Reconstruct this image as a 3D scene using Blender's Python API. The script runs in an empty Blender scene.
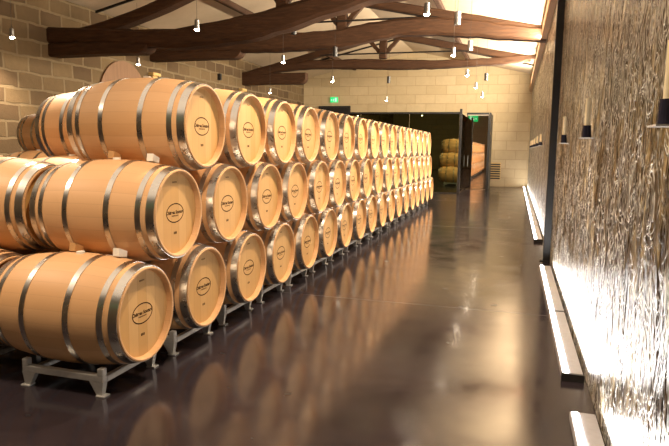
import bpy, bmesh, math, random
from mathutils import Vector, Matrix

SC = bpy.context.scene
COL = SC.collection
H = 1.44            # eye height above the floor; all z below are metres above the floor
random.seed(7)
PI = math.pi

# ------------------------------------------------------------------ helpers
def link(name, data, parent=None):
    o = bpy.data.objects.new(name, data)
    COL.objects.link(o)
    if parent is not None:
        o.parent = parent
    return o

def mesh_obj(name, bm, mat, parent=None, smooth=None):
    bmesh.ops.recalc_face_normals(bm, faces=bm.faces[:])
    me = bpy.data.meshes.new(name)
    bm.to_mesh(me); bm.free()
    if mat is not None:
        for m in (mat if isinstance(mat, (list, tuple)) else [mat]):
            me.materials.append(m)
    if smooth is not None:
        for p in me.polygons: p.use_smooth = True
        try:
            me.set_sharp_from_angle(angle=math.radians(smooth))
        except Exception:
            pass
    return link(name, me, parent)

def thing(name, label, cat, loc=(0, 0, 0), rz=0, group=None):
    o = bpy.data.objects.new(name, None); COL.objects.link(o)
    o.empty_display_size = .1
    o.location = loc; o.rotation_euler = (0, 0, rz)
    tag(o, label, cat, group)
    return o

def tag(o, label, cat, group=None):
    o['label'] = label; o['category'] = cat
    if group: o['group'] = group
    return o

def struct(name, bm, mat, smooth=None):
    o = mesh_obj(name, bm, mat, None, smooth); o['kind'] = 'structure'; return o

def dup_tree(o, parent=None):
    c = o.copy(); COL.objects.link(c)
    if parent is not None: c.parent = parent
    for ch in list(o.children):
        dup_tree(ch, c)
    return c

def box(bm, x0, x1, y0, y1, z0, z1, bev=0):
    M = Matrix.Translation(((x0+x1)/2, (y0+y1)/2, (z0+z1)/2)) @ Matrix.Diagonal((x1-x0, y1-y0, z1-z0, 1))
    r = bmesh.ops.create_cube(bm, size=1, matrix=M)
    if bev:
        es = list({e for v in r['verts'] for e in v.link_edges})
        bmesh.ops.bevel(bm, geom=es, offset=bev, segments=2, affect='EDGES', clamp_overlap=True)
    return r

def obox(*a, **k):
    bm = bmesh.new(); box(bm, *a, **k); return bm

def cyl(bm, p, q, r0, r1=None, n=16, caps=True):
    p = Vector(p); q = Vector(q); d = q-p
    M = Matrix.Translation((p+q)/2) @ d.to_track_quat('Z', 'Y').to_matrix().to_4x4()
    bmesh.ops.create_cone(bm, cap_ends=caps, segments=n, radius1=r0, radius2=r0 if r1 is None else r1, depth=d.length, matrix=M)

def lathe_x(bm, prof, n=48, closed=False):
    """prof: (x, r) list, spun about the local X axis"""
    rings = []
    for x, r in prof:
        if r < 1e-6:
            rings.append([bm.verts.new((x, 0, 0))])
        else:
            rings.append([bm.verts.new((x, r*math.sin(2*PI*k/n), r*math.cos(2*PI*k/n))) for k in range(n)])
    seq = list(zip(rings[:-1], rings[1:]))
    if closed: seq.append((rings[-1], rings[0]))
    for a, b in seq:
        for k in range(n):
            k2 = (k+1) % n
            if len(a) == 1 and len(b) == 1: continue
            if len(a) == 1: bm.faces.new((a[0], b[k], b[k2]))
            elif len(b) == 1: bm.faces.new((a[k], b[0], a[k2]))
            else: bm.faces.new((a[k], b[k], b[k2], a[k2]))

def sweep(bm, sts, ch=.18):
    """beam through stations (centre, half width, half height, side vector, up vector) with chamfered section"""
    rings = []
    for c, hw, hh, s, u in sts:
        c = Vector(c); s = Vector(s); u = Vector(u)
        k = min(hw, hh)*ch*2
        sec = [(-hw, -hh+k), (-hw+k, -hh), (hw-k, -hh), (hw, -hh+k), (hw, hh-k), (hw-k, hh), (-hw+k, hh), (-hw, hh-k)]
        rings.append([bm.verts.new(c+s*a+u*b) for a, b in sec])
    n = 8
    for a, b in zip(rings[:-1], rings[1:]):
        for k in range(n):
            bm.faces.new((a[k], b[k], b[(k+1) % n], a[(k+1) % n]))
    bm.faces.new(rings[0]); bm.faces.new(rings[-1][::-1])

def interp(tab, x):
    for (x0, *a), (x1, *b) in zip(tab[:-1], tab[1:]):
        if x0 <= x <= x1:
            t = (x-x0)/(x1-x0); t = t*t*(3-2*t)*.5+t*.5
            return [p+(q-p)*t for p, q in zip(a, b)]
    return list(tab[0][1:]) if x < tab[0][0] else list(tab[-1][1:])

# ------------------------------------------------------------------ materials
class NT:
    def __init__(self, name):
        self.m = bpy.data.materials.new(name); self.m.use_nodes = True
        self.t = self.m.node_tree; self.n = self.t.nodes; self.l = self.t.links
        self.b = self.n['Principled BSDF']
    def node(self, typ, **kw):
        nd = self.n.new(typ)
        for k, v in kw.items():
            if k in nd.inputs.keys() if isinstance(k, str) else False:
                nd.inputs[k].default_value = v
            else:
                setattr(nd, k, v)
        return nd
    def set(self, nd, **kw):
        for k, v in kw.items(): nd.inputs[k.replace('_', ' ')].default_value = v
    def math(self, op, a, b=None, c=None):
        nd = self.n.new('ShaderNodeMath'); nd.operation = op
        for i, v in enumerate((a, b, c)):
            if v is None: continue
            if isinstance(v, (int, float)): nd.inputs[i].default_value = v
            else: self.l.new(v, nd.inputs[i])
        return nd.outputs[0]
    def mix(self, f, a, b, blend='MIX'):
        nd = self.n.new('ShaderNodeMix'); nd.data_type = 'RGBA'; nd.blend_type = blend
        for s, v in ((nd.inputs[0], f), (nd.inputs[6], a), (nd.inputs[7], b)):
            if isinstance(v, (int, float)): s.default_value = v
            elif isinstance(v, (tuple, list)): s.default_value = (*v, 1) if len(v) == 3 else v
            else: self.l.new(v, s)
        return nd.outputs[2]
    def ramp(self, f, stops, interp='LINEAR'):
        nd = self.n.new('ShaderNodeValToRGB'); nd.color_ramp.interpolation = interp
        e = nd.color_ramp.elements
        while len(e) < len(stops): e.new(.5)
        for el, (p, c) in zip(e, stops):
            el.position = p; el.color = (*c, 1) if len(c) == 3 else c
        self.l.new(f, nd.inputs[0]); return nd.outputs[0]
    def coord(self, which='Object'):
        return self.n.new('ShaderNodeTexCoord').outputs[which]
    def sep(self, v):
        nd = self.n.new('ShaderNodeSeparateXYZ'); self.l.new(v, nd.inputs[0]); return nd.outputs
    def comb(self, x, y, z):
        nd = self.n.new('ShaderNodeCombineXYZ')
        for i, v in enumerate((x, y, z)):
            if isinstance(v, (int, float)): nd.inputs[i].default_value = v
            else: self.l.new(v, nd.inputs[i])
        return nd.outputs[0]
    def scale(self, v, s):
        nd = self.n.new('ShaderNodeMapping'); nd.inputs['Scale'].default_value = s
        self.l.new(v, nd.inputs[0]); return nd.outputs[0]
    def noise(self, v, scale=5, detail=3, rough=.5, dist=0):
        nd = self.n.new('ShaderNodeTexNoise'); self.l.new(v, nd.inputs['Vector'])
        self.set(nd, Scale=scale, Detail=detail, Roughness=rough, Distortion=dist); return nd.outputs['Fac']
    def bump(self, h, strength=.3, dist=.02):
        nd = self.n.new('ShaderNodeBump'); nd.inputs['Strength'].default_value = strength; nd.inputs['Distance'].default_value = dist
        self.l.new(h, nd.inputs['Height']); self.l.new(nd.outputs[0], self.b.inputs['Normal'])
    def base(self, c):
        if isinstance(c, (tuple, list)): self.b.inputs['Base Color'].default_value = (*c, 1)
        else: self.l.new(c, self.b.inputs['Base Color'])
    def p(self, **kw):
        for k, v in kw.items():
            s = self.b.inputs[k.replace('_', ' ')]
            if isinstance(v, (int, float)): s.default_value = v
            elif isinstance(v, (tuple, list)): s.default_value = (*v, 1) if len(v) == 3 else v
            else: self.l.new(v, s)

def plain(name, c, rough=.5, metal=0, spec=.5):
    t = NT(name); v = t.coord()
    f = t.noise(v, 30, 2)
    t.base(t.mix(f, [x*.85 for x in c], [min(1, x*1.12) for x in c])); t.p(Roughness=rough, Metallic=metal, Specular_IOR_Level=spec)
    return t.m

def emit(name, c, s):
    t = NT(name); t.base((0.02, 0.02, 0.02)); t.p(Emission_Color=c, Emission_Strength=s); return t.m

def oak_body():
    t = NT('oak_staves'); v = t.coord(); x, y, z = t.sep(v)
    rnd = t.n.new('ShaderNodeObjectInfo').outputs['Random']
    ang = t.math('ARCTAN2', y, z)
    a = t.math('MULTIPLY', t.math('ADD', ang, t.math('MULTIPLY', rnd, 6.28)), 26/(2*PI))
    idx = t.math('FLOOR', a); fr = t.math('FRACT', a)
    wn = t.n.new('ShaderNodeTexWhiteNoise'); wn.noise_dimensions = '2D'
    t.l.new(t.comb(idx, t.math('MULTIPLY', rnd, 37), 0), wn.inputs['Vector'])
    g = t.noise(t.comb(t.math('MULTIPLY', x, 3), t.math('MULTIPLY', ang, 22), t.math('ADD', t.math('MULTIPLY', idx, 3.1), rnd)), 2.2, 5, .6)
    c = t.mix(wn.outputs['Value'], (.60, .325, .135), (.69, .40, .190))
    c = t.mix(t.math('MULTIPLY', g, .45), c, (.50, .25, .10))
    c = t.mix(t.math('MULTIPLY', rnd, .35), c, (.70, .43, .23))
    # joints between staves
    j = t.math('LESS_THAN', t.math('ABSOLUTE', t.math('SUBTRACT', fr, .5)), .475)
    c = t.mix(j, t.mix(.82, (.30, .15, .06), c), c)
    t.base(c); t.p(Roughness=.5, Specular_IOR_Level=.35)
    t.bump(t.math('ADD', t.math('MULTIPLY', g, .3), j), .12, .004)
    return t.m

def oak_head():
    t = NT('oak_head'); v = t.coord(); x, y, z = t.sep(v)
    rnd = t.n.new('ShaderNodeObjectInfo').outputs['Random']
    a = t.math('ADD', t.math('MULTIPLY', y, 11), .5)
    idx = t.math('FLOOR', a); fr = t.math('FRACT', a)
    wn = t.n.new('ShaderNodeTexWhiteNoise'); wn.noise_dimensions = '2D'
    t.l.new(t.comb(idx, t.math('MULTIPLY', rnd, 91), 0), wn.inputs['Vector'])
    g = t.noise(t.comb(t.math('MULTIPLY', y, 34), t.math('MULTIPLY', z, 2.4), t.math('MULTIPLY', rnd, 50)), 1.6, 5, .6)
    c = t.mix(wn.outputs['Value'], (.56, .315, .100), (.67, .405, .160))
    c = t.mix(t.math('MULTIPLY', g, .4), c, (.48, .25, .09))
    j = t.math('LESS_THAN', t.math('ABSOLUTE', t.math('SUBTRACT', fr, .5)), .48)
    c = t.mix(j, t.mix(.3, c, (.3, .15, .06)), c)
    t.base(c); t.p(Roughness=.55, Specular_IOR_Level=.3)
    return t.m

def hoop_steel():
    t = NT('galvanised_steel'); v = t.coord()
    f = t.noise(v, 14, 4, .6)
    t.base(t.mix(f, (.44, .41, .375), (.56, .525, .48))); t.p(Metallic=1.0, Roughness=t.math('ADD', t.math('MULTIPLY', f, .08), .24))
    return t.m

def beam_wood():
    t = NT('old_beam_wood'); v = t.coord()
    g = t.noise(t.scale(v, (1.2, 9, 9)), 2.5, 6, .65, .6)
    b = t.noise(v, 1.1, 3)
    c = t.ramp(g, [(.25, (.018, .008, .004)), (.55, (.062, .028, .012)), (.8, (.115, .054, .024))])
    c = t.mix(t.math('MULTIPLY', b, .6), c, (.06, .026, .012))
    t.base(c); t.p(Roughness=.75, Specular_IOR_Level=.25); t.bump(g, .6, .03)
    return t.m

def stone(name, axis, bw, bh, c1, c2, mortar, wob, msize, bumpd=.02):
    t = NT(name); v = t.coord(); x, y, z = t.sep(v)
    u = y if axis == 'y' else x
    n1 = t.noise(v, 1.6, 3); n2 = t.noise(t.scale(v, (1, 1, 1.7)), 2.3, 3)
    uu = t.math('ADD', u, t.math('MULTIPLY', t.math('SUBTRACT', n1, .5), wob))
    zz = t.math('ADD', z, t.math('MULTIPLY', t.math('SUBTRACT', n2, .5), wob))
    br = t.n.new('ShaderNodeTexBrick'); t.l.new(t.comb(uu, zz, 0), br.inputs['Vector'])
    br.offset = .45; br.squash = 1.0
    t.set(br, Scale=1, Mortar_Size=msize, Mortar_Smooth=.4, Bias=0, Brick_Width=bw, Row_Height=bh)
    br.inputs['Color1'].default_value = (*c1, 1); br.inputs['Color2'].default_value = (*c2, 1); br.inputs['Mortar'].default_value = (*mortar, 1)
    f = t.noise(v, 6, 6, .7); f2 = t.noise(v, 1.0, 2)
    c = t.mix(t.math('MULTIPLY', f, .55), br.outputs['Color'], [k*.55 for k in c1])
    c = t.mix(t.math('MULTIPLY', f2, .35), c, [k*1.0 for k in c2])
    t.base(c); t.p(Roughness=.9, Specular_IOR_Level=.15)
    t.bump(t.math('ADD', t.math('MULTIPLY', br.outputs['Fac'], -1), t.math('MULTIPLY', f, .5)), .6, bumpd)
    return t.m

def floor_mat():
    t = NT('polished_concrete'); v = t.coord(); x, y, z = t.sep(v)
    a = t.noise(v, .7, 4, .6); b = t.noise(v, 3.2, 6, .7); d = t.noise(v, 60, 2); e = t.noise(v, 1.6, 4, .6, .8)
    c = t.ramp(a, [(.3, (.009, .0068, .0082)), (.7, (.042, .031, .037))])
    c = t.mix(t.math('MULTIPLY', b, .5), c, (.018, .0135, .017))
    joint = t.math('LESS_THAN', t.math('ABSOLUTE', t.math('SUBTRACT', t.math('MODULO', t.math('ADD', y, 30.5), 6.0), 0.0)), .012)
    spots = t.ramp(t.noise(v, 5.5, 2, .4), [(.70, (0, 0, 0)), (.76, (1, 1, 1))])
    c = t.mix(t.math('MAXIMUM', joint, t.math('MULTIPLY', spots, .7)), c, (.006, .004, .005))
    t.base(c)
    r = t.math('ADD', .045, t.math('MULTIPLY', t.math('MULTIPLY', b, e), .42))
    t.p(Roughness=t.math('MAXIMUM', r, t.math('MULTIPLY', t.math('MAXIMUM', joint, spots), .35)), Specular_IOR_Level=.75)
    t.bump(t.math('ADD', b, t.math('MULTIPLY', d, .15)), .05, .01)
    return t.m

def plaster():
    t = NT('ceiling_plaster'); v = t.coord()
    f = t.noise(v, 1.3, 5, .6); g = t.noise(v, 9, 4)
    c = t.mix(f, (.50, .385, .26), (.66, .54, .39)); c = t.mix(t.math('MULTIPLY', g, .25), c, (.42, .31, .2))
    t.base(c); t.p(Roughness=.9, Specular_IOR_Level=.1); return t.m

def water_glass():
    t = NT('relief_water_glass'); v = t.coord(); x, y, z = t.sep(v)
    vm = t.comb(0, y, z)
    streak = t.noise(t.scale(vm, (1, 3.6, 1.3)), 1.3, 3, .6, 1.3)    # long falling streaks
    fine = t.noise(t.scale(vm, (1, 5.5, 3.2)), 1.0, 2, .55, 2.4)         # ripples
    blob = t.noise(t.scale(vm, (1, 5.5, 4.0)), 1.0, 2, .5, 4.0)        # curling relief and its painted glints
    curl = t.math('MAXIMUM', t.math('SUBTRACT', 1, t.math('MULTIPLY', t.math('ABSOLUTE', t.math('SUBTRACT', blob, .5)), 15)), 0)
    big = t.noise(vm, .9, 2)
    curl_glint = t.math('MULTIPLY', curl, t.ramp(t.noise(t.scale(vm, (1, 2.2, 2.2)), 1.5, 3, .6, .5), [(.40, (0, 0, 0)), (.48, (1, 1, 1))]))
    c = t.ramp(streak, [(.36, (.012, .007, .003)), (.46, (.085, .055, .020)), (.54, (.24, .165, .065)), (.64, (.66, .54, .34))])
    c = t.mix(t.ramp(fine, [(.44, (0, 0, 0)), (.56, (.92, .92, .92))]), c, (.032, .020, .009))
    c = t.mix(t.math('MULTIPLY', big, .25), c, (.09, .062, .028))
    c = t.mix(curl_glint, c, (.97, .93, .86))  # white highlights on the curls, painted into the base colour
    t.base(c)
    t.p(Roughness=.30, Specular_IOR_Level=.3)
    hgt = t.math('ADD', t.math('ADD', t.math('MULTIPLY', streak, 1.4), t.math('MULTIPLY', fine, 1.1)), t.math('MULTIPLY', curl_glint, .3))
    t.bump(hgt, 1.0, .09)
    return t.m

def dark_glass(name, c, rough=.01):
    t = NT(name); v = t.coord(); f = t.noise(v, .8, 2)
    t.base(t.mix(f, c, [k*1.25 for k in c])); t.p(Metallic=1, Roughness=rough)
    return t.m

M = dict(
    stave=oak_body(), head=oak_head(), steel=hoop_steel(), beam=beam_wood(),
    stone_l=stone('rubble_stone', 'y', .60, .31, (.085, .052, .030), (.21, .145, .075), (.26, .195, .115), .10, .030, .05),
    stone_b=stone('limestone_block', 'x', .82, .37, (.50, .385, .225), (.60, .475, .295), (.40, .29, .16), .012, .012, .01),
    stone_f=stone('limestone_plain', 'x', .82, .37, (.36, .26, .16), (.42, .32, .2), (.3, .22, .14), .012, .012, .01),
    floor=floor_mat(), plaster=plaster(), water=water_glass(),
    black=plain('black_steel', (.012, .011, .011), .45), dark=plain('dark_grey_metal', (.03, .027, .025), .5, .2),
    grey=plain('grey_aluminium', (.36, .345, .36), .4, .15), rack=plain('rack_steel', (.58, .56, .53), .4, .6),
    pend=plain('satin_nickel', (.30, .285, .265), .35, .7), cable=plain('cable_grey', (.12, .11, .10), .6),
    ink=plain('branding_ink', (.045, .018, .006), .8, 0, .1), rawoak=plain('raw_oak', (.50, .27, .10), .7),
    wedge=plain('pale_wedge', (.80, .74, .64), .7), iron=plain('wrought_iron', (.02, .016, .013), .6, .5),
    led=emit('led_diffuser', (1, .96, .92), 26), bulb=emit('lamp_glow', (1, .86, .66), 60),
    exit=emit('exit_green', (.01, .60, .16), 1.5), exitw=emit('exit_white', (.6, 1, .7), 1.3),
    gdark=dark_glass('smoked_green_glass', (.17, .19, .10)), gdoor=dark_glass('clear_mirror_glass', (.50, .44, .37)),
    sconce=plain('ochre_stone', (.62, .42, .16), .8), cream=plain('cream_wax', (.85, .72, .48), .5),
    navy=plain('dark_bottle_glass', (.02, .02, .035), .12), acryl=plain('frosted_acrylic', (.75, .75, .75), .2),
    olddoor=None, trimwood=None,
)
t = NT('arched_door_oak'); v = t.coord(); g = t.noise(t.scale(v, (8, 8, .8)), 2, 5, .6)
t.base(t.mix(g, (.15, .075, .035), (.30, .165, .085))); t.p(Roughness=.7); M['olddoor'] = t.m
t = NT('wall_plate_wood'); v = t.coord(); g = t.noise(t.scale(v, (8, .8, 8)), 2, 5, .6)
t.base(t.mix(g, (.22, .11, .04), (.42, .24, .10))); t.p(Roughness=.7); M['trimwood'] = t.m

# ------------------------------------------------------------------ the room
XL, XR, YN, YB = -9.0, .62, -4.5, 25.25
RX = -4.25
def roof_z(x):
    return H + 2.93 + .225*((XR - x) if x > RX else (x - XL)*(XR-RX)/(RX-XL))
struct('floor', obox(XL-.2, XR+.2, YN-.2, YB+.2, -.1, 0), M['floor'])

def gable(y0, y1):
    bm = bmesh.new()
    pts = [(XL-.2, 0), (XR+.2, 0), (XR+.2, roof_z(XR)), (RX, roof_z(RX)), (XL-.2, roof_z(XL))]
    a = [bm.verts.new((x, y0, z)) for x, z in pts]; b = [bm.verts.new((x, y1, z)) for x, z in pts]
    bm.faces.new(a); bm.faces.new(b[::-1])
    for i in range(5): bm.faces.new((a[i], b[i], b[(i+1) % 5], a[(i+1) % 5]))
    return bm
struct('wall_back', gable(YB, YB+.2), M['stone_b'])
struct('wall_front', gable(YN-.2, YN), M['stone_f'])
struct('wall_left', obox(XL-.2, XL, YN, YB, 0, roof_z(XL)), M['stone_l'])
struct('wall_right', obox(XR, XR+.2, YN, YB, 0, roof_z(XR)), M['stone_f'])
bm = bmesh.new()
for x0, x1 in ((XL-.2, RX), (RX, XR+.2)):
    z0, z1 = roof_z(max(XL, x0)), roof_z(min(XR, x1))
    vs = [bm.verts.new(p) for p in ((x0, YN-.2, z0), (x1, YN-.2, z1), (x1, YB+.2, z1), (x0, YB+.2, z0), (x0, YN-.2, z0+.12), (x1, YN-.2, z1+.12), (x1, YB+.2, z1+.12), (x0, YB+.2, z0+.12))]
    for f in ((0, 1, 2, 3), (7, 6, 5, 4), (0, 4, 5, 1), (1, 5, 6, 2), (2, 6, 7, 3), (3, 7, 4, 0)):
        bm.faces.new([vs[i] for i in f])
struct('ceiling', bm, M['plaster'])

# wall plate over the glass, purlins and common rafters
n = 1
def trim(bm, mat, smooth=None):
    global n
    o = struct('trim_%d' % n, bm, mat, smooth); n += 1; return o
trim(obox(.40, XR, YN, YB, H+2.33, H+2.62, bev=.015), M['trimwood'])
for x in (-6.7, -1.9):
    z = roof_z(x)
    trim(obox(x-.06, x+.06, YN, YB, z-.16, z-.02, bev=.012), M['beam'])
for y in (11.6, 16.4, 22.2):
    for sgn in (1, -1):
        xe = XR if sgn > 0 else XL
        bm = bmesh.new()
        sl = (roof_z(RX)-roof_z(xe))/(RX-xe)
        d = Vector((RX-xe, 0, roof_z(RX)-roof_z(xe))).normalized(); u = Vector((-d.z, 0, d.x)) if d.x > 0 else Vector((d.z, 0, -d.x))
        a = Vector((xe, y, roof_z(xe)-.03)); b = Vector((RX, y, roof_z(RX)-.03))
        sweep(bm, [(a, .022, .025, (0, 1, 0), u), (b, .022, .025, (0, 1, 0), u)], .05)
        trim(bm, M['iron'])

# ------------------------------------------------------------------ barrels
L, RH, RB = .94, .285, .339
ROW_Z = [H-1.003, H-1.003+.571, H-1.003+1.142]
Y0, PITCH, XF = 3.056, .752, -2.066
XC = XF - L/2
def rad(x):                       # x from the middle
    k = abs(2*x/L)
    return RB - (RB-RH)*(k**2.0)

def make_barrel():
    t = thing('wine_barrel', '', 'barrel')
    bm = bmesh.new()
    N = 22
    prof = [(-L/2+L*i/N, rad(-L/2+L*i/N)) for i in range(N+1)]
    e = .045
    prof = [(-L/2+e, 0.262), (-L/2+.004, .268), (-L/2, .274)] + prof[0:0] + [(-L/2+.001, .282)] + prof[1:-1] + [(L/2-.001, .282), (L/2, .274), (L/2-.004, .268), (L/2-e, .262)]
    lathe_x(bm, prof, 64)
    mesh_obj('staves', bm, M['stave'], t, 40)
    for sg in (1, -1):
        for a, b in ((.010, .060), (.094, .128), (.300, .336)):
            xa, xb = L/2-a, L/2-b
            th = .0035
            p = [(sg*xa, rad(xa)-.006), (sg*xa, rad(xa)+th), (sg*(xa+xb)/2, rad((xa+xb)/2)+th), (sg*xb, rad(xb)+th), (sg*xb, rad(xb)-.006)]
            bm = bmesh.new(); lathe_x(bm, p, 64, closed=True)
            h = mesh_obj('hoop', bm, M['steel'], t, 30)
    for sg in (1, -1):
        bm = bmesh.new()
        xo = sg*(L/2-.040)
        lathe_x(bm, [(xo-sg*.02, 0), (xo-sg*.02, .2635), (xo, .2635), (xo, .262), (xo, 0)], 64)
        hd = mesh_obj('head', bm, M['head'], t, 30)
        if sg > 0: front = hd
    # branding burnt into the head
    bm = bmesh.new()
    xs = L/2-.040+.0006
    def ring(a, b, w, n=48):
        o = [bm.verts.new((xs, a*math.cos(2*PI*k/n), b*math.sin(2*PI*k/n))) for k in range(n)]
        i = [bm.verts.new((xs, (a-w)*math.cos(2*PI*k/n), (b-w)*math.sin(2*PI*k/n))) for k in range(n)]
        for k in range(n): bm.faces.new((o[k], o[(k+1) % n], i[(k+1) % n], i[k]))
    ring(.104, .064, .007)
    mesh_obj('brand_oval', bm, M['ink'], front); bm = bmesh.new()
    def rect(y0, y1, z0, z1):
        vs = [bm.verts.new((xs, *p)) for p in ((y0, z0), (y1, z0), (y1, z1), (y0, z1))]; bm.faces.new(vs)
    for k in range(9):                                   # small line under the name
        y = -.040+k*.009; rect(y, y+.0055, -.022, -.014)
    for k in range(3):
        y = -.019+k*.013; rect(y, y+.009, -.138, -.122)
    for k in range(5):
        y = -.026+k*.011; rect(y, y+.006, .196, .206)
    cu = bpy.data.curves.new('brand_text', 'FONT'); cu.body = 'Ch\u00e2teau Soutard'
    cu.align_x = 'CENTER'; cu.align_y = 'CENTER'; cu.size = .0305; cu.offset = .0011
    to = bpy.data.objects.new('brand_text', cu); COL.objects.link(to)
    bpy.context.view_layer.update()
    me = bpy.data.meshes.new_from_object(to.evaluated_get(bpy.context.evaluated_depsgraph_get()))
    Mx = Matrix(((0, 0, 1, xs), (1, 0, 0, 0), (0, 1, 0, .004), (0, 0, 0, 1)))
    me.transform(Mx); bm.from_mesh(me)
    bpy.data.objects.remove(to); bpy.data.meshes.remove(me); bpy.data.curves.remove(cu)
    mesh_obj('brand_lettering', bm, M['ink'], front)
    bm = bmesh.new(); cyl(bm, (0, 0, RB-.012), (0, 0, RB+.012), .028, .024, 20)
    mesh_obj('bung', bm, M['wedge'], t)
    for c in t.children: c.location.z = RB
    return t

ORD = ['first', 'second', 'third', 'fourth', 'fifth', 'sixth', 'seventh', 'eighth', 'ninth', 'tenth', 'eleventh', 'twelfth', 'thirteenth', 'fourteenth', 'fifteenth', 'sixteenth', 'seventeenth', 'eighteenth']
ROWN = ['bottom', 'middle', 'top']
proto = make_barrel(); used = False
def place_barrel(col, row, i):
    """column 0 is the one facing the aisle; i counts from the near end along the row grid (1 = nearest)"""
    global used
    o = proto if not used else dup_tree(proto); used = True
    o.location = (XC - col*(L+.04) - (.19 if col == 4 else 0) + random.uniform(-.008, .008), Y0+(i-1+row/2)*PITCH, ROW_Z[row]-RB)
    for c in o.children:
        if c.name.startswith('staves'): pass
    return o
for row in range(3):
    for i in range(1, 19-row):
        o = place_barrel(0, row, i)
        w = {0: 'standing on a steel cradle', 1: 'lying between two rows', 2: 'on top of the stack'}[row]
        o['label'] = 'oak barrel facing the aisle, %s from the near end of the %s row' % (ORD[i-1], ROWN[row]) if i > 1 else \
            'nearest oak barrel of the aisle-facing %s row, its hooped side in full view' % ROWN[row]
        o['group'] = 'oak barrels facing the aisle, %s row' % ROWN[row]
back = [(1, 0, i) for i in (1, 2, 3, 4)] + [(1, 1, i) for i in (1, 2, 3)] + [(1, 2, 2)] + \
       [(4, 0, i) for i in (6, 7, 8)] + [(4, 1, 6), (4, 1, 7)] + [(4, 2, 6)]
for col, row, i in back:
    o = place_barrel(col, row, i)
    k = [b[2] for b in back if b[:2] == (col, row)].index(i)
    o['label'] = 'oak barrel in the %s stack from the aisle, %s row, %s from the near end' % (['', 'second', '', '', 'farthest'][col], ROWN[row], ORD[k])
    o['group'] = 'oak barrels stacked behind the aisle stack'

# steel cradles
def make_rack():
    t = thing('barrel_rack', '', 'barrel rack')
    # local origin on the floor below the middle of the cradle; x across the aisle, y along the row
    xa, xb, yh = -.30, .27, .25
    for s in (-1, 1): mesh_obj('side_rail', obox(xa, xb, s*yh-.02, s*yh+.02, .088, .128, bev=.004), M['rack'], t)
    mesh_obj('cross_bar', obox(xb-.04, xb, -yh+.02, yh-.02, .080, .113, bev=.004), M['rack'], t)
    mesh_obj('cross_bar', obox(xa, xa+.04, -yh+.02, yh-.02, .062, .094, bev=.004), M['rack'], t)
    for sx in (0, 1):
        for sy in (-1, 1):
            x = xa+.02 if sx == 0 else xb-.02; y = sy*yh
            bm = bmesh.new()                        # tapering gusset leg with foot plate
            dx = -1 if sx else 1
            top = [(x-dx*.02, y-.02), (x+dx*.075, y-.02), (x+dx*.075, y+.02), (x-dx*.02, y+.02)]
            bot = [(x-dx*.006, y-.016), (x+dx*.03, y-.016), (x+dx*.03, y+.016), (x-dx*.006, y+.016)]
            a = [bm.verts.new((*p, .09)) for p in top]; b = [bm.verts.new((*p, .008)) for p in bot]
            bm.faces.new(a); bm.faces.new(b[::-1])
            for k in range(4): bm.faces.new((a[k], b[k], b[(k+1) % 4], a[(k+1) % 4]))
            box(bm, x-.03, x+.03, y-.028, y+.028, 0, .009, bev=.002)
            mesh_obj('leg', bm, M['rack'], t)
            bm = bmesh.new(); box(bm, x-.02, x+.02, y-.02, y+.02, .126, .168, bev=.004)
            mesh_obj('stop_peg', bm, M['rack'], t)
    return t
rproto = make_rack(); rfirst = True
for col, idx in ((0, range(1, 19)), (1, range(1, 5)), (4, range(6, 9))):
    for i in idx:
        o = rproto if rfirst else dup_tree(rproto); rfirst = False
        o.location = (-2.465 - (0 if col == 0 else col*(L+.04) - .05 + (.19 if col == 4 else 0)), Y0+(i-1)*PITCH, 0)
        if col == 0:
            o['label'] = 'low steel cradle under the nearest bottom barrel, both front feet in full view' if i == 1 else \
                'low steel cradle under the %s barrel of the bottom row facing the aisle' % ORD[i-1]
        else:
            o['label'] = 'low steel cradle under the %s bottom barrel of the %s stack' % (ORD[i-idx[0]], ['', 'second', '', '', 'farthest'][col])
        o['group'] = 'steel cradles under the barrels'

# little wedges pushed in between the layers
def wedge(x, row, i, side, label, mat, s=1.0):
    """on top of barrel (row, i), beside the barrel that lies above it"""
    yc = Y0+(i-1+row/2)*PITCH; r = rad(x-XC)
    ang = math.radians(11)*side
    bm = bmesh.new(); 
    vs = []
    for dx in (-.022, .022):
        for p in ((-.045, 0), (.035, 0), (.035, .036), (-.045, .050)):
            vs.append(bm.verts.new((dx*s, p[0]*s, p[1]*s)))
    for f in ((0, 1, 2, 3), (7, 6, 5, 4), (0, 4, 5, 1), (1, 5, 6, 2), (2, 6, 7, 3), (3, 7, 4, 0)):
        bm.faces.new([vs[k] for k in f])
    o = mesh_obj('wooden_wedge', bm, mat)
    o.location = (x, yc+(r+.004)*math.sin(ang), ROW_Z[row]+(r+.004)*math.cos(ang)); o.rotation_euler = (-ang, 0, 0)
    tag(o, label, 'wedge', 'wooden wedges between the barrel layers'); return o
wedge(-2.30, 0, 1, 1, 'pale wooden wedge on the nearest bottom barrel, closest to its head', M['wedge'])
wedge(-2.62, 0, 1, 1, 'tan wooden wedge in the middle of the nearest bottom barrel', M['rawoak'])
wedge(-2.30, 1, 1, 1, 'pale wooden wedge on the nearest middle barrel, closest to its head', M['wedge'])
wedge(-2.60, 1, 1, 1, 'tan wooden wedge in the middle of the nearest middle barrel', M['rawoak'])

# ------------------------------------------------------------------ roof trusses
def straight(bm, a, b, hw, hh, ch=.12):
    a = Vector(a); b = Vector(b); d = (b-a).normalized(); s = Vector((0, 1, 0)); u = s.cross(d)
    rng = random.Random(int(a.x*100+b.z*10)); K = 8
    sts = []
    for k in range(K+1):
        c = a.lerp(b, k/K); w = 1+rng.uniform(-.05, .05)
        sts.append((c+u*rng.uniform(-.012, .012), hw*w, hh*w, s, u))
    sweep(bm, sts, ch)

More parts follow.
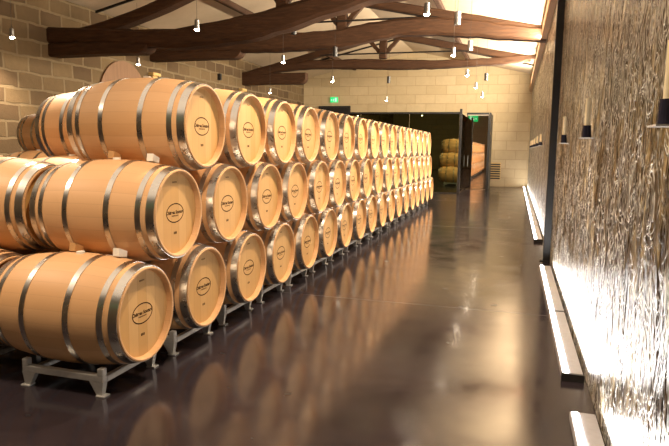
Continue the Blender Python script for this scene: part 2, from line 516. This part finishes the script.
def truss(Y, tab, label, corbel, kp, kx, raft, rod, hw):
    t = thing('roof_truss', label, 'roof truss', (0, 0, 0), 0, 'old timber roof trusses'); Y += hw
    rng = random.Random(int(Y*10))
    bm = bmesh.new(); sts = []
    x0, x1 = tab[0][0], tab[-1][0]; N = 44
    for k in range(N+1):
        x = x0+(x1-x0)*k/N; zb, zt = interp(tab, x)
        zb += rng.uniform(-.012, .012); zt += rng.uniform(-.012, .012)
        sts.append(((x, Y+rng.uniform(-.01, .01), H+(zb+zt)/2), hw*rng.uniform(.95, 1.05), (zt-zb)/2, (0, 1, 0), (0, 0, 1)))
    sweep(bm, sts, .16); mesh_obj('tie_beam', bm, M['beam'], t, 40)
    xa, xb, zb, zt = corbel
    bm = bmesh.new()
    sweep(bm, [((x, Y, H+(zb+e+zt)/2), hw*.92, (zt-zb-e)/2, (0, 1, 0), (0, 0, 1)) for x, e in ((xa, 0), ((xa+xb)/2, .01), (xb-.18, .0), (xb-.06, .05), (xb, .14))], .1)
    mesh_obj('corbel', bm, M['beam'], t, 40)
    bm = bmesh.new(); straight(bm, (kx, Y, H+kp[0]), (kx, Y, H+kp[1]), .10, .12); mesh_obj('king_post', bm, M['beam'], t)
    for s in (-1, 1):
        bm = bmesh.new(); zj = kp[0]+.16
        straight(bm, (kx+s*.06, Y, H+zj), (kx+s*.60, Y, H+zj+.56), .06, .06); mesh_obj('strut', bm, M['beam'], t)
    for (xs, zs), (xm, zm), (xe, ze), hh in raft:
        bm = bmesh.new(); sts = []
        pts = [Vector((xs, Y, H+zs)), Vector((xm, Y, H+zm)), Vector((xe, Y, H+ze))]
        for k in range(13):
            q = k/12; p = pts[0]*(1-q)**2+pts[1]*2*q*(1-q)+pts[2]*q*q
            d = ((pts[1]-pts[0])*(1-q)+(pts[2]-pts[1])*q).normalized(); s = Vector((0, 1, 0)); u = s.cross(d)
            w = 1+rng.uniform(-.05, .05)
            sts.append((p, hw*.75*w, hh*w, s, u))
        sweep(bm, sts, .15); mesh_obj('rafter', bm, M['beam'], t, 40)
    if rod:
        bm = bmesh.new(); cyl(bm, (rod[0], Y-.1, H+rod[2]), (rod[1], Y-.1, H+rod[2]), .022, n=8); mesh_obj('tie_rod', bm, M['iron'], t)
    return t
truss(10.1, [(-9.0, 2.00, 2.30), (-7.8, 1.965, 2.225), (-6.75, 1.86, 2.17), (-6.2, 1.80, 2.145), (-5.4, 1.83, 2.25), (-4.62, 1.92, 2.36), (-4.0, 2.05, 2.47), (-3.2, 2.27, 2.62), (-2.4, 2.47, 2.80), (-1.2, 2.55, 2.84), (.62, 2.54, 2.80)],
      'nearest roof truss, its thick curved beam running out of the top of the view', (-9.0, -6.75, 1.74, 1.985), (2.40, 3.62), -4.08,
      [((-8.3, 2.16), (-6.6, 2.42), (-4.2, 3.50), .105), ((.62, 2.86), (-1.6, 3.05), (-4.1, 3.55), .10)], (-6.5, -2.2, 2.95), .20)
truss(13.6, [(-9.0, 2.30, 2.60), (-7.6, 2.30, 2.60), (-5.7, 2.27, 2.665), (-4.2, 2.30, 2.70), (-3.2, 2.44, 2.85), (-2.6, 2.54, 2.90), (-1.94, 2.52, 2.895), (-1.08, 2.45, 2.82), (-.45, 2.38, 2.71), (.16, 2.32, 2.60), (.62, 2.30, 2.55)],
      'second roof truss, its arched beam glowing orange over the aisle', (-9.0, -6.49, 2.13, 2.33), (2.66, 3.62), -3.98,
      [((-8.6, 2.55), (-6.4, 3.0), (-4.0, 3.52), .10), ((.62, 2.48), (-1.6, 2.93), (-4.0, 3.42), .095)], (-6.2, -1.6, 2.90), .17)
truss(19.0, [(-9.0, 2.34, 2.50), (-7.26, 2.545, 2.77), (-6.57, 2.575, 2.845), (-5.2, 2.55, 2.845), (-3.6, 2.485, 2.80), (-2.36, 2.50, 2.74), (-1.46, 2.535, 2.745), (-.6, 2.575, 2.78), (0, 2.62, 2.82), (.62, 2.72, 2.85)],
      'farthest roof truss, just in front of the lit limestone wall', (-9.0, -6.73, 2.09, 2.46), (2.84, 3.66), -4.18,
      [((-8.9, 2.42), (-7.0, 2.86), (-4.2, 3.60), .105), ((.3, 2.70), (-1.5, 3.05), (-4.15, 3.62), .10)], (-6.6, -1.4, 3.0), .16)

# ------------------------------------------------------------------ lamps
LIGHTS = []
def spot(name, loc, e, col=(1, .80, .58), size=2.2, blend=.6, r=.04, parent=None):
    l = bpy.data.lights.new(name, 'SPOT'); l.energy = e; l.color = col; l.spot_size = size; l.spot_blend = blend; l.shadow_soft_size = r
    o = link(name, l, parent); o.location = loc; return o
def area(name, loc, rot, sx, sy, e, col):
    l = bpy.data.lights.new(name, 'AREA'); l.shape = 'RECTANGLE'; l.size = sx; l.size_y = sy; l.energy = e; l.color = col
    o = link(name, l); o.location = loc; o.rotation_euler = rot; return o

def pendant_proto():
    t = thing('pendant_lamp', '', 'pendant lamp')
    bm = bmesh.new(); cyl(bm, (0, 0, .012), (0, 0, .15), .040, .036, 24); cyl(bm, (0, 0, .15), (0, 0, .17), .036, .008, 24)
    mesh_obj('lamp_housing', bm, M['pend'], t, 40)
    bm = bmesh.new(); bmesh.ops.create_uvsphere(bm, u_segments=16, v_segments=8, radius=.041, matrix=Matrix.Translation((0, 0, .008)) @ Matrix.Diagonal((1, 1, .6, 1)))
    mesh_obj('bulb', bm, M['bulb'], t, 60)
    return t
pp = pendant_proto(); pfirst = True
PEN = [(-1.24, 8.36, 1.8, 'nearest pendant lamp of the row above the aisle, large silver cylinder'),
       (-1.24, 12.0, 1.8, 'second pendant lamp of the row above the aisle, hanging below the farthest beam'),
       (-1.23, 15.25, 1.8, 'third pendant lamp of the row above the aisle, against the pale limestone wall'),
       (-1.20, 18.2, 1.8, 'fourth pendant lamp of the row above the aisle, small against the limestone wall'),
       (-1.17, 21.2, 1.8, 'farthest and lowest-looking pendant lamp of the row above the aisle'),
       (-4.86, 8.65, 1.80, 'white cylinder pendant lamp in front of the thick dark near beam'),
       (-4.86, 12.3, 1.8, 'glowing pendant lamp hanging below the dark beams above the front barrels'),
       (-4.88, 16.0, 1.8, 'glowing pendant lamp hanging near the green exit sign'),
       (-4.73, 22.5, 1.8, 'small glowing pendant lamp against the far limestone wall above the barrels'),
       (-8.39, 8.6, 1.8, 'glowing pendant lamp against the rubble wall, nearest of its row'),
       (-8.23, 12.0, 1.8, 'glowing pendant lamp beside the round-topped wooden door'),
       (-7.93, 18.9, 1.8, 'glowing pendant lamp below the corbel of the farthest truss')]
E_P = 290
for x, y, z, lab in PEN:
    o = pp if pfirst else dup_tree(pp); pfirst = False
    o.location = (x, y, H+z); tag(o, lab, 'pendant lamp', 'silver pendant lamps')
    bm = bmesh.new(); cyl(bm, (0, 0, .16), (0, 0, roof_z(x)-H-z-.001),   .003, n=6); mesh_obj('cable', bm, M['cable'], o)
for x, y, z, lab in PEN:
    spot('pendant_spot', (x, y, H+z-.03), E_P)
for x in (-1.24, -4.86, -8.3):                 # the same rows go on behind the viewer
    for y in (5.0, 2.2):
        spot('pendant_spot', (x, y, H+1.77), E_P*(1.3 if x > -6 else .6)*(.75 if y < 3 else 1.15))

CYL = [(-1.0, 10.1, 2.1, 'unlit grey cylinder hanging beside the nearest aisle pendant', .05, .2),
       (-.99, 12.75, 2.1, 'unlit grey cylinder hanging between the two orange-lit beams', .05, .2),
       (-.92, 18.1, 2.1, 'unlit dark cylinder hanging against the limestone wall over the aisle', .05, .2),
       (-3.9, 12.95, 2.1, 'unlit dark cylinder hanging in front of the farthest beam', .05, .2),
       (-3.82, 18.4, 2.1, 'unlit dark cylinder hanging against the middle of the limestone wall', .05, .2),
       (-4.02, 10.7, 2.12, 'short dark cylinder just under the curved near beam', .05, .1)]
for x, y, z, lab, r, h in CYL:
    o = thing('hanging_speaker', lab, 'speaker', (x, y, H+z), 0, 'unlit hanging cylinders')
    bm = bmesh.new(); cyl(bm, (0, 0, -h/2), (0, 0, h/2), r, r, 24); cyl(bm, (0, 0, h/2), (0, 0, h/2+.015), r*.6, r*.3, 24)
    mesh_obj('casing', bm, M['dark'] if 'dark' in lab else M['pend'], o, 40)
    bm = bmesh.new(); cyl(bm, (0, 0, h/2+.01), (0, 0, roof_z(x)-H-z-.001), .003, n=6); mesh_obj('cable', bm, M['iron'], o)

# small ochre stone brackets under the truss ends and a dark wall speaker
for y, z, lab in ((13.7, 1.77, 'ochre stone bracket on the rubble wall under the second truss'), (18.9, 1.88, 'ochre stone bracket on the rubble wall under the farthest truss')):
    bm = bmesh.new(); box(bm, 0, .16, -.17, .17, .05, .13, bev=.012); box(bm, 0, .10, -.12, .12, -.05, .05, bev=.012)
    o = mesh_obj('wall_bracket', bm, M['sconce']); o.location = (XL, y, H+z-.06)
    tag(o, lab, 'wall bracket', 'ochre stone brackets')
o = thing('wall_speaker', 'small black speaker on the rubble wall between the wall lights', 'speaker', (XL, 17.3, H+2.06))
mesh_obj('casing', obox(0, .10, -.055, .055, 0, .2, bev=.01), M['black'], o)
bm = bmesh.new(); cyl(bm, (.10, 0, .07), (.106, 0, .07), .038, n=20); mesh_obj('cone', bm, M['dark'], o)

# ------------------------------------------------------------------ arched door on the rubble wall
bm = bmesh.new()
yc, r, zs = 12.5, .92, H+1.05
pts = [(yc-r, 0)] + [(yc-r*math.cos(PI*k/24), zs+r*math.sin(PI*k/24)) for k in range(25)] + [(yc+r, 0)]
a = [bm.verts.new((XL, y, z)) for y, z in pts]; b = [bm.verts.new((XL+.05, y, z)) for y, z in pts]
bm.faces.new(a); bm.faces.new(b[::-1])
for k in range(len(pts)): bm.faces.new((a[k], b[k], b[(k+1) % len(pts)], a[(k+1) % len(pts)]))
struct('door_1', bm, M['olddoor'])

# ------------------------------------------------------------------ back of the room: door, exit sign, glass front, vent
bm = bmesh.new()
box(bm, -8.2, -6.95, YB-.04, YB, 0, H+1.74)
d2 = struct('door_2', bm, M['black'])
bm = bmesh.new()
for a in ((-8.28, -8.2, 0, H+1.82), (-6.95, -6.87, 0, H+1.82), (-8.2, -6.95, H+1.74, H+1.82)):
    box(bm, a[0], a[1], YB-.07, YB, a[2], a[3])
mesh_obj('door_frame', bm, M['dark'], d2)

def exit_sign(x, y, z, s, facing, label):
    o = thing('exit_sign', label, 'exit sign', (x, y, z), 0 if facing < 0 else PI)
    mesh_obj('housing', obox(-.17*s, .17*s, -.06*s, 0, 0, .22*s, bev=.006), M['exit'], o)
    bm = bmesh.new()        # running figure, arrow and doorway
    yy = -.0615*s
    def poly(ps):
        vs = [bm.verts.new((p[0]*s, yy, p[1]*s)) for p in ps]; bm.faces.new(vs)
    poly([(.05, .03), (.12, .03), (.12, .19), (.05, .19)])
    poly([(-.14, .10), (-.10, .06), (-.10, .09), (-.06, .09), (-.06, .11), (-.10, .11), (-.10, .14)])
    poly([(-.035, .09), (-.005, .085), (.01, .14), (-.015, .15)])
    poly([(-.03, .095), (-.04, .045), (-.022, .04), (-.012, .09)])
    poly([(-.012, .088), (.022, .07), (.02, .03), (.005, .03), (.004, .06), (-.02, .08)])
    poly([(.005, .165), (.018, .155), (.026, .168), (.014, .182)])
    poly([(.008, .135), (.035, .115), (.03, .105), (.003, .122)])
    mesh_obj('pictogram', bm, M['exitw'], o)
    return o
exit_sign(-7.6, YB, H+1.97, 1.0, -1, 'small green lit exit sign above the dark far door')
exit_sign(-3.45, YN, H+2.35, 2.2, 1, 'green lit exit sign seen mirrored in the far glass door')

YG = 20.5
gt = thing('glass_partition', 'smoked green glass front beyond the end of the barrel stack', 'glass partition', (0, YG, 0))
xs = [-6.9, -5.2, -3.5, -1.83]
for a, b in zip(xs[:-1], xs[1:]):
    mesh_obj('glass_pane', obox(a+.006, b-.006, -.012, .012, .03, H+1.20), M['gdark'], gt)
bm = bmesh.new(); box(bm, -6.9, -1.83, -.03, .03, H+1.20, H+1.26); box(bm, -6.9, -1.83, -.03, .03, 0, .03)
mesh_obj('frame_rail', bm, M['black'], gt)
mesh_obj('end_post', obox(-1.83, -1.75, -.05, .05, 0, H+1.36, bev=.008), M['black'], gt)
mesh_obj('glass_pane', obox(-1.80, -1.776, .06, 2.66, .03, H+1.22), M['gdark'], gt)
gd = thing('glass_door', 'clear glass door mirroring the barrel stack, between dark partition and limestone wall', 'glass door', (-1.81, YG+2.7, 0))
mesh_obj('glass_pane', obox(.03, .79, -.010, .010, .012, H+1.33), M['gdoor'], gd)
bm = bmesh.new(); box(bm, 0, .81, -.025, .025, H+1.33, H+1.40); box(bm, .785, .815, -.025, .025, 0, H+1.33); box(bm, 0.002, .032, -.02, .02, 0, H+1.33)
mesh_obj('door_frame', bm, M['black'], gd)
bm = bmesh.new(); cyl(bm, (.10, -.05, .85), (.10, -.05, 1.25), .012, n=10); cyl(bm, (.10, -.05, .88), (.10, 0, .88), .008, n=8); cyl(bm, (.10, -.05, 1.22), (.10, 0, 1.22), .008, n=8)
mesh_obj('door_handle', bm, M['pend'], gd)
struct('wall_partition', obox(-.99, -.94, YG+2.7, YB, 0, H+1.40), M['black'])

vt = thing('wall_vent', 'black louvred vent low on the limestone wall beside the glass door', 'vent', (-.765, YB, H-1.15))
mesh_obj('frame', obox(-.22, .22, -.015, 0, 0, .68), M['sconce'], vt)
for k in range(7):
    bm = bmesh.new(); box(bm, -.20, .20, -.03, -.012, .02+k*.094, .075+k*.094); mesh_obj('slat', bm, M['black'], vt)

# ------------------------------------------------------------------ water wall on the right
YP = 8.35
def panel(y0, y1, label):
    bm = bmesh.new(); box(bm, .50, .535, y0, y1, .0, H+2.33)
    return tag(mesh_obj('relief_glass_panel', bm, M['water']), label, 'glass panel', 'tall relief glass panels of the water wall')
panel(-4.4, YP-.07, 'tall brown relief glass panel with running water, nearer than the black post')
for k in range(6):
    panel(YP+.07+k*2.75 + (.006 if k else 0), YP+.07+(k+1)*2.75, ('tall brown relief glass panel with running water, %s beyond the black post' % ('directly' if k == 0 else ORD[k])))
po = thing('steel_post', 'slim black steel post between the tall relief glass panels', 'post', (.458, YP, 0))
mesh_obj('shaft', obox(-.045, .045, -.06, .06, .01, H+1.90, bev=.005), M['black'], po)
mesh_obj('foot_plate', obox(-.085, .060, -.064, .064, 0, .012), M['dark'], po)
bm = bmesh.new(); cyl(bm, (-.055, 0, H+1.40), (-.045, 0, H+1.40), .035, n=20); mesh_obj('bolt_cover', bm, M['grey'], po)

def led_box(y0, y1, label):
    o = thing('floor_light', label, 'floor light', (.415, y0, 0), 0, 'bright linear floor lights along the glass wall')
    bm = bmesh.new()
    box(bm, -.065, .065, .004, y1-y0-.004, 0, .045, bev=.004)
    mesh_obj('housing', bm, M['grey'], o)
    mesh_obj('diffuser', obox(-.055, -.022, .02, y1-y0-.02, .0455, .050), M['led'], o)
    mesh_obj('end_cap', obox(-.068, .068, -.002, .022, 0, .048), M['dark'], o)
segs = [(1.9, 3.36), (3.93, 5.52), (5.52, 7.75)] + [(10.05+1.88*k, 10.05+1.88*(k+1)) for k in range(8)]
for k, (a, b) in enumerate(segs):
    led_box(a, b, ['bright linear floor light nearest the viewer, past the gap in the strip', 'bright linear floor light beside the gap, with a dark end cap', 'long bright linear floor light running up to the black post'][k] if k < 3 else
            'bright linear floor light beyond the black post, %s of the far run' % ORD[k-3])
    # light thrown up the glass by the strip
    area('strip_glow', (.455, (a+b)/2, .062), (0, math.radians(180-22), 0), .04, (b-a)*.95, 10*(b-a), (1, .96, .92))

# candles on little shelves in front of the glass
def candle(y, z, h, w, label):
    o = thing('candle_light', label, 'candle', (.455, y, H+z), 0, 'cream candles on small shelves of the glass wall')
    mesh_obj('shelf', obox(-.045, .045, -w*1.6, w*1.6, -.006, 0), M['acryl'], o)
    bm = bmesh.new(); cyl(bm, (0, 0, 0), (0, 0, .085*h), w*.75, w*.62, 20); mesh_obj('holder', bm, M['navy'], o)
    bm = bmesh.new(); cyl(bm, (0, 0, .085*h), (0, 0, .085*h+.19*h), w*.42, w*.40, 20); cyl(bm, (0, 0, .275*h), (0, 0, .285*h), .003, n=6); mesh_obj('wax', bm, M['cream'], o)
candle(2.15, .09, .95, .042, 'large cream candle in a dark holder at the very edge of the view')
candle(4.45, .10, .95, .042, 'middle of the three larger cream candles in dark holders on the glass wall')
candle(6.5, .09, .95, .042, 'farthest of the three larger cream candles, in a dark holder just before the black post')
for k, y in enumerate((12.5, 14.5, 16.5, 18.5, 20.5)):
    candle(y, .12, .8, .05, 'tiny cream candle on the glass wall beyond the black post, %s of five' % ORD[k])

# ------------------------------------------------------------------ world, camera
w = bpy.data.worlds.new('World'); SC.world = w; w.use_nodes = True
w.node_tree.nodes['Background'].inputs[0].default_value = (1, .8, .6, 1); w.node_tree.nodes['Background'].inputs[1].default_value = .05
area('room_bounce', (-4.3, 2.0, H+2.6), (0, 0, 0), 5, 5, 110, (1, .82, .62))
# added warm fill light without a fixture, under the wall plate, washing the ceiling, the beam ends and the far wall
area('cove_fill', (.385, 15.6, H+2.36), (0, math.radians(104), 0), .06, 15.5, 2300, (1, .86, .66))

f, yaw, pit, roll = 601.12, .28909, .12331, .01532
cy, sy, cp, sp, cr, sr = math.cos(yaw), math.sin(yaw), math.cos(pit), math.sin(pit), math.cos(roll), math.sin(roll)
fw = Vector((-sy, cy, 0)); rt = Vector((cy, sy, 0)); up = Vector((0, 0, 1))
fw2 = fw*cp-up*sp; up2 = up*cp+fw*sp
r3 = rt*cr+up2*sr; u3 = up2*cr-rt*sr
cam = bpy.data.cameras.new('camera'); cam.sensor_width = 36; cam.sensor_fit = 'HORIZONTAL'; cam.lens = f/669*36; cam.clip_start = .05
co = link('camera', cam)
co.matrix_world = Matrix(((r3.x, u3.x, -fw2.x, 0), (r3.y, u3.y, -fw2.y, 0), (r3.z, u3.z, -fw2.z, H), (0, 0, 0, 1)))
SC.camera = co
SC.view_settings.view_transform = 'Standard'
SC.view_settings.look = 'None'
SC.view_settings.exposure = 0
